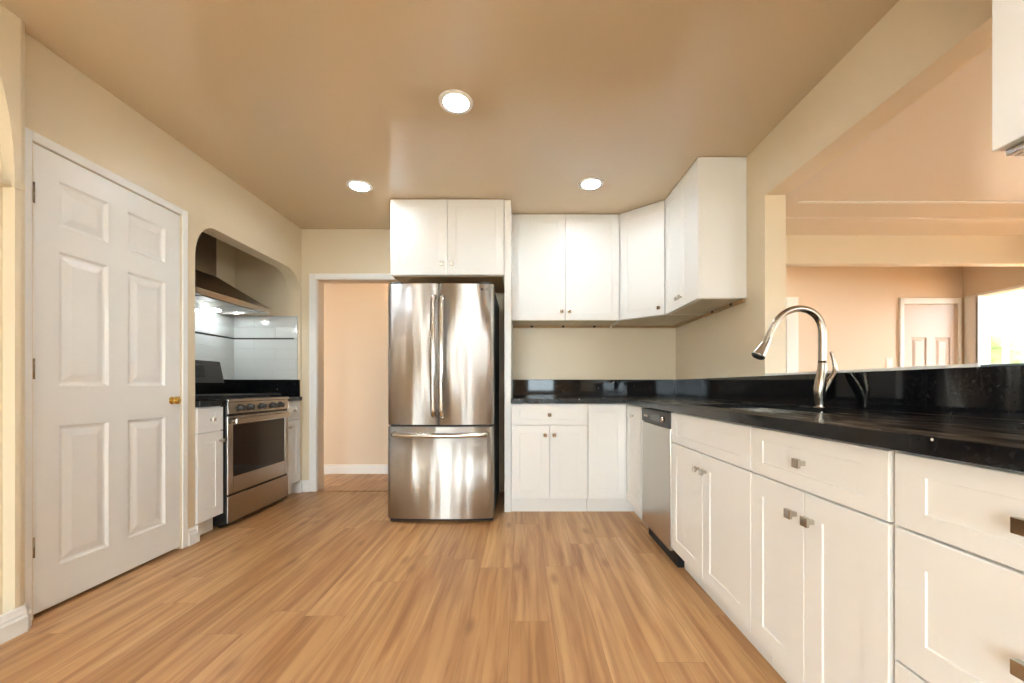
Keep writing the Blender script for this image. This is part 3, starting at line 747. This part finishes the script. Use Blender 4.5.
text_mesh('LG', .026, M['greyside'], dR, Matrix.Translation((lx+.010, yf(lx+.01)-.0002, 1.735)) @ rotm('Z', math.atan(.06)) @ rotm('X', PI/2))

# ================================================================== RANGE
ry0, rw = 2.847, .743
t = thing('gas_range', 'freestanding stainless range with five knobs in the arched recess', 'range', (-2.125, ry0, 0), LZ)
# local: x along +Y, y into the wall (-X), front faces +X; oven front at y = -.03
MB().box(0, rw, -.021, .612, .02, .905, .003).build('body', M['black'], t)
for xx in (.03, rw-.06):
    for yy in (.05, .56): MB().cyl(.018, .018, 0, .02, 16, Matrix.Translation((xx+.015, yy, 0))).build('foot', M['blackm'], t)
MB().box(-.001, rw+.001, -.021, .55, .9052, .925, .004).build('cooktop', M['black'], t)
MB().box(.0, rw, -.036, -.0215, .903, .922, .003).build('cooktop_trim', M['steel_plain'], t)
dr = MB().box(.001, rw-.001, -.030, -.0215, .035, .225, .004).build('storage_drawer', M['steel_plain'], t)
od = MB(); od.box(.001, .055, -.030, -.0215, .24, .80, .003); od.box(rw-.055, rw-.001, -.030, -.0215, .24, .80, .003)
od.box(.055, rw-.055, -.030, -.0215, .24, .36, .003); od.box(.055, rw-.055, -.030, -.0215, .735, .80, .003)
od = od.build('oven_door', M['steel_plain'], t)
MB().box(.055, rw-.055, -.0275, -.0215, .36, .735).build('oven_window', M['ovenglass'], od)
hb = MB(); hb.box(.04, rw-.04, -.068, -.052, .742, .784, .007); hb.box(.06, .085, -.066, -.028, .755, .775, .003); hb.box(rw-.085, rw-.06, -.066, -.028, .755, .775, .003)
hb.build('handle', M['steel'], od)
cp = MB().prism([(-.0215, .815), (-.036, .818), (-.026, .900), (-.0215, .902)], 'x', .003, rw-.003, .001).build('control_panel', M['steel_plain'], t)
for u in (.13, .235, .375, .515, .62):
    k = MB(); mt = Matrix.Translation((u, -.028, .858)) @ rotm('X', PI/2+.14)
    k.lathe([(0, 0), (.026, 0), (.026, .006), (.021, .010), (.019, .030), (.016, .034), (0, .034)], 24, mt); k.box(-.004, .004, -.019, .019, .030, .039, .001, mtx=mt)
    k.build('knob', M['greyside'], cp)
# grates on the cooktop
for i in range(3):
    g = MB(); x0 = .02+i*.235; x1 = x0+.225
    for xx in (x0, (x0+x1)/2-.006, x1-.012): g.box(xx, xx+.012, .02, .48, .938, .950, .002)
    for yy in (.02, .13, .25, .37, .468): g.box(x0, x1, yy, yy+.012, .938, .950, .002)
    for xx in (x0, x1-.012):
        for yy in (.02, .468): g.box(xx, xx+.012, yy, yy+.012, .925, .940)
    g.build('grate', M['blackm'], t)
    for yy in (.13, .37): MB().cyl(.04, .035, .925, .936, 24, Matrix.Translation(((x0+x1)/2, yy, 0))).build('burner', M['blackm'], t)
bgd = MB().prism([(.545, .925), (.615, .925), (.615, 1.235), (.585, 1.235), (.548, 1.06), (.545, 1.05)], 'x', .0, rw, .003).build('backguard', M['greyside'], t)
MB().box(.002, rw-.002, .5435, .546, .93, 1.045).build('backguard_vent', M['black'], bgd)
mt = Matrix.Translation((0, .5655, 1.145)) @ rotm('X', -.21)
MB().box(.20, rw-.20, -.004, .004, -.05, .055, .001, mtx=mt).build('clock_display', M['black'], bgd)

# ================================================================== RANGE HOOD
t = thing('range_hood', 'stainless pyramid chimney range hood above the range', 'range hood', (-2.768, 3.218, 1.67), LZ)
# local x along +Y, y toward wall is +, so front is negative
hw, hd_ = .412, .485
bm = bmesh.new()
def vs(z, x0, x1, y0, y1): return [bm.verts.new(p) for p in ((x0, y0, z), (x1, y0, z), (x1, y1, z), (x0, y1, z))]
Rg = [vs(.045, -hw, hw, -hd_, -.001), vs(.268, -.15, .15, -.195, -.001)]
for k in range(1):
    for e in range(4): bm.faces.new((Rg[k][e], Rg[k][(e+1) % 4], Rg[k+1][(e+1) % 4], Rg[k+1][e]))
bm.faces.new(Rg[0][::-1]); bm.faces.new(Rg[1]); bmesh.ops.recalc_face_normals(bm, faces=bm.faces)
B = MB(); B.bm.free(); B.bm = bm; B.build('canopy', M['steel_hood'], t)
lp = MB(); lp.box(-hw, hw, -hd_, -hd_+.004, 0, .045, .001); lp.box(-hw, -hw+.004, -hd_+.004, -.001, 0, .045); lp.box(hw-.004, hw, -hd_+.004, -.001, 0, .045)
lp.box(-hw+.004, hw-.004, -hd_+.004, -.001, .010, .014)
lp.build('lip', M['steel_plain'], t)
for xx in (-.2, .0, .2): MB().box(xx-.095, xx+.095, -.44, -.17, .004, .010, .002).build('grease_filter', M['steel_hood'], t)
for xx in (-.28, .28):
    o = MB().cyl(.026, .026, .003, .010, 24, Matrix.Translation((xx, -.10, 0))).build('hood_lamp', M['hoodlamp'], t)
MB().box(-.15, .15, -.195, -.001, .268, .748).build('chimney', M['steel_hood'], t)

# ================================================================== DISHWASHER
t = thing('dishwasher', 'stainless dishwasher with dark control strip between corner and sink cabinets', 'dishwasher', (XF-.004, 2.762, 0), RZ)
DW = .523
MB().box(.004, DW-.004, .03, .60, .09, .868, .002).build('tub', M['blackm'], t)
MB().box(.002, DW-.002, 0, .03, .092, .778, .005).build('door', M['steel_dw'] if 'steel_dw' in M else M['steel_plain'], t)
p = MB().box(.002, DW-.002, -.002, .03, .781, .868, .004).build('control_panel', M['greyside'], t, 'dark grey control strip')
MB().box(.18, .36, -.0035, -.001, .800, .842, .002).build('display', M['black'], p)
k = MB(); k.lathe([(0, 0), (.017, 0), (.016, .014), (.012, .017), (0, .017)], 24, Matrix.Translation((.43, -.002, .822)) @ rotm('X', PI/2)); k.build('selector_knob', M['chrome'], p)
for xx in (.07, .11): MB().box(xx-.012, xx+.012, -.004, -.001, .815, .829, .001).build('button', M['nickel'], p)
MB().box(.003, DW-.003, .045, .56, 0, .088).build('toe_kick', M['blackm'], t)

# ================================================================== DOWNLIGHTS
def downlight(label, x, y, z=H, m='lamp', group='recessed kitchen downlights'):
    t = thing('recessed_downlight', label, 'ceiling light', (x, y, z), 0, group)
    MB().lathe([(.066, -.0005), (.092, -.0005), (.090, -.006), (.072, -.010), (.066, -.006)], 40).build('trim_ring', M['trimw'], t)
    MB().cyl(.068, .068, -.006, -.002, 40).build('lens', M[m], t)
    return t
downlight('round recessed ceiling light nearest the camera, brightest and largest', -.352, 2.135)
downlight('round recessed ceiling light at the left, over the walkway to the hall', -1.23, 3.03)
downlight('round recessed ceiling light at the right, before the wall cabinets', .517, 2.995)
for x, y in ((-1.2, .3), (.5, .3), (-.35, -1.2)):  # extra lamps out of view, added to light the kitchen
    downlight('unseen recessed ceiling light added behind the camera', x, y)
for x, y in ((3.0, 2.2), (4.6, 1.4), (3.0, -.4)):
    downlight('recessed ceiling light of the living room beyond the pass-through', x, y, H, 'lamp_dim', 'living room downlights')
for x, y in ((-1.5, 4.3), (2.95, 4.5)):
    downlight('warm recessed ceiling light in the hall', x, y, H, 'lampwarm', 'hall downlights')

# ================================================================== OUTSIDE
b = MB(); b.box(-30, 40, -30, 40, -.3, -.1)
struct(b.build('ground', M['ground']))
hb = bmesh.new()
bmesh.ops.create_grid(hb, x_segments=60, y_segments=24, size=.5)
for v in hb.verts:
    x, z = v.co.x*9, (v.co.y+.5)*2.4
    v.co = Vector((11.5+x, 10.2+.25*math.sin(x*3.1+z*4)+random.uniform(-.12, .12), z-.1+(random.uniform(-.15, .15) if z > 2.2 else 0)))
B = MB(); B.bm.free(); B.bm = hb
ho = B.build('hedge', M['leaf']); sm = ho.modifiers.new('solid', 'SOLIDIFY'); sm.thickness = .6
tag(ho, 'pale leafy hedge outside the sun room window', 'hedge', kind='stuff')
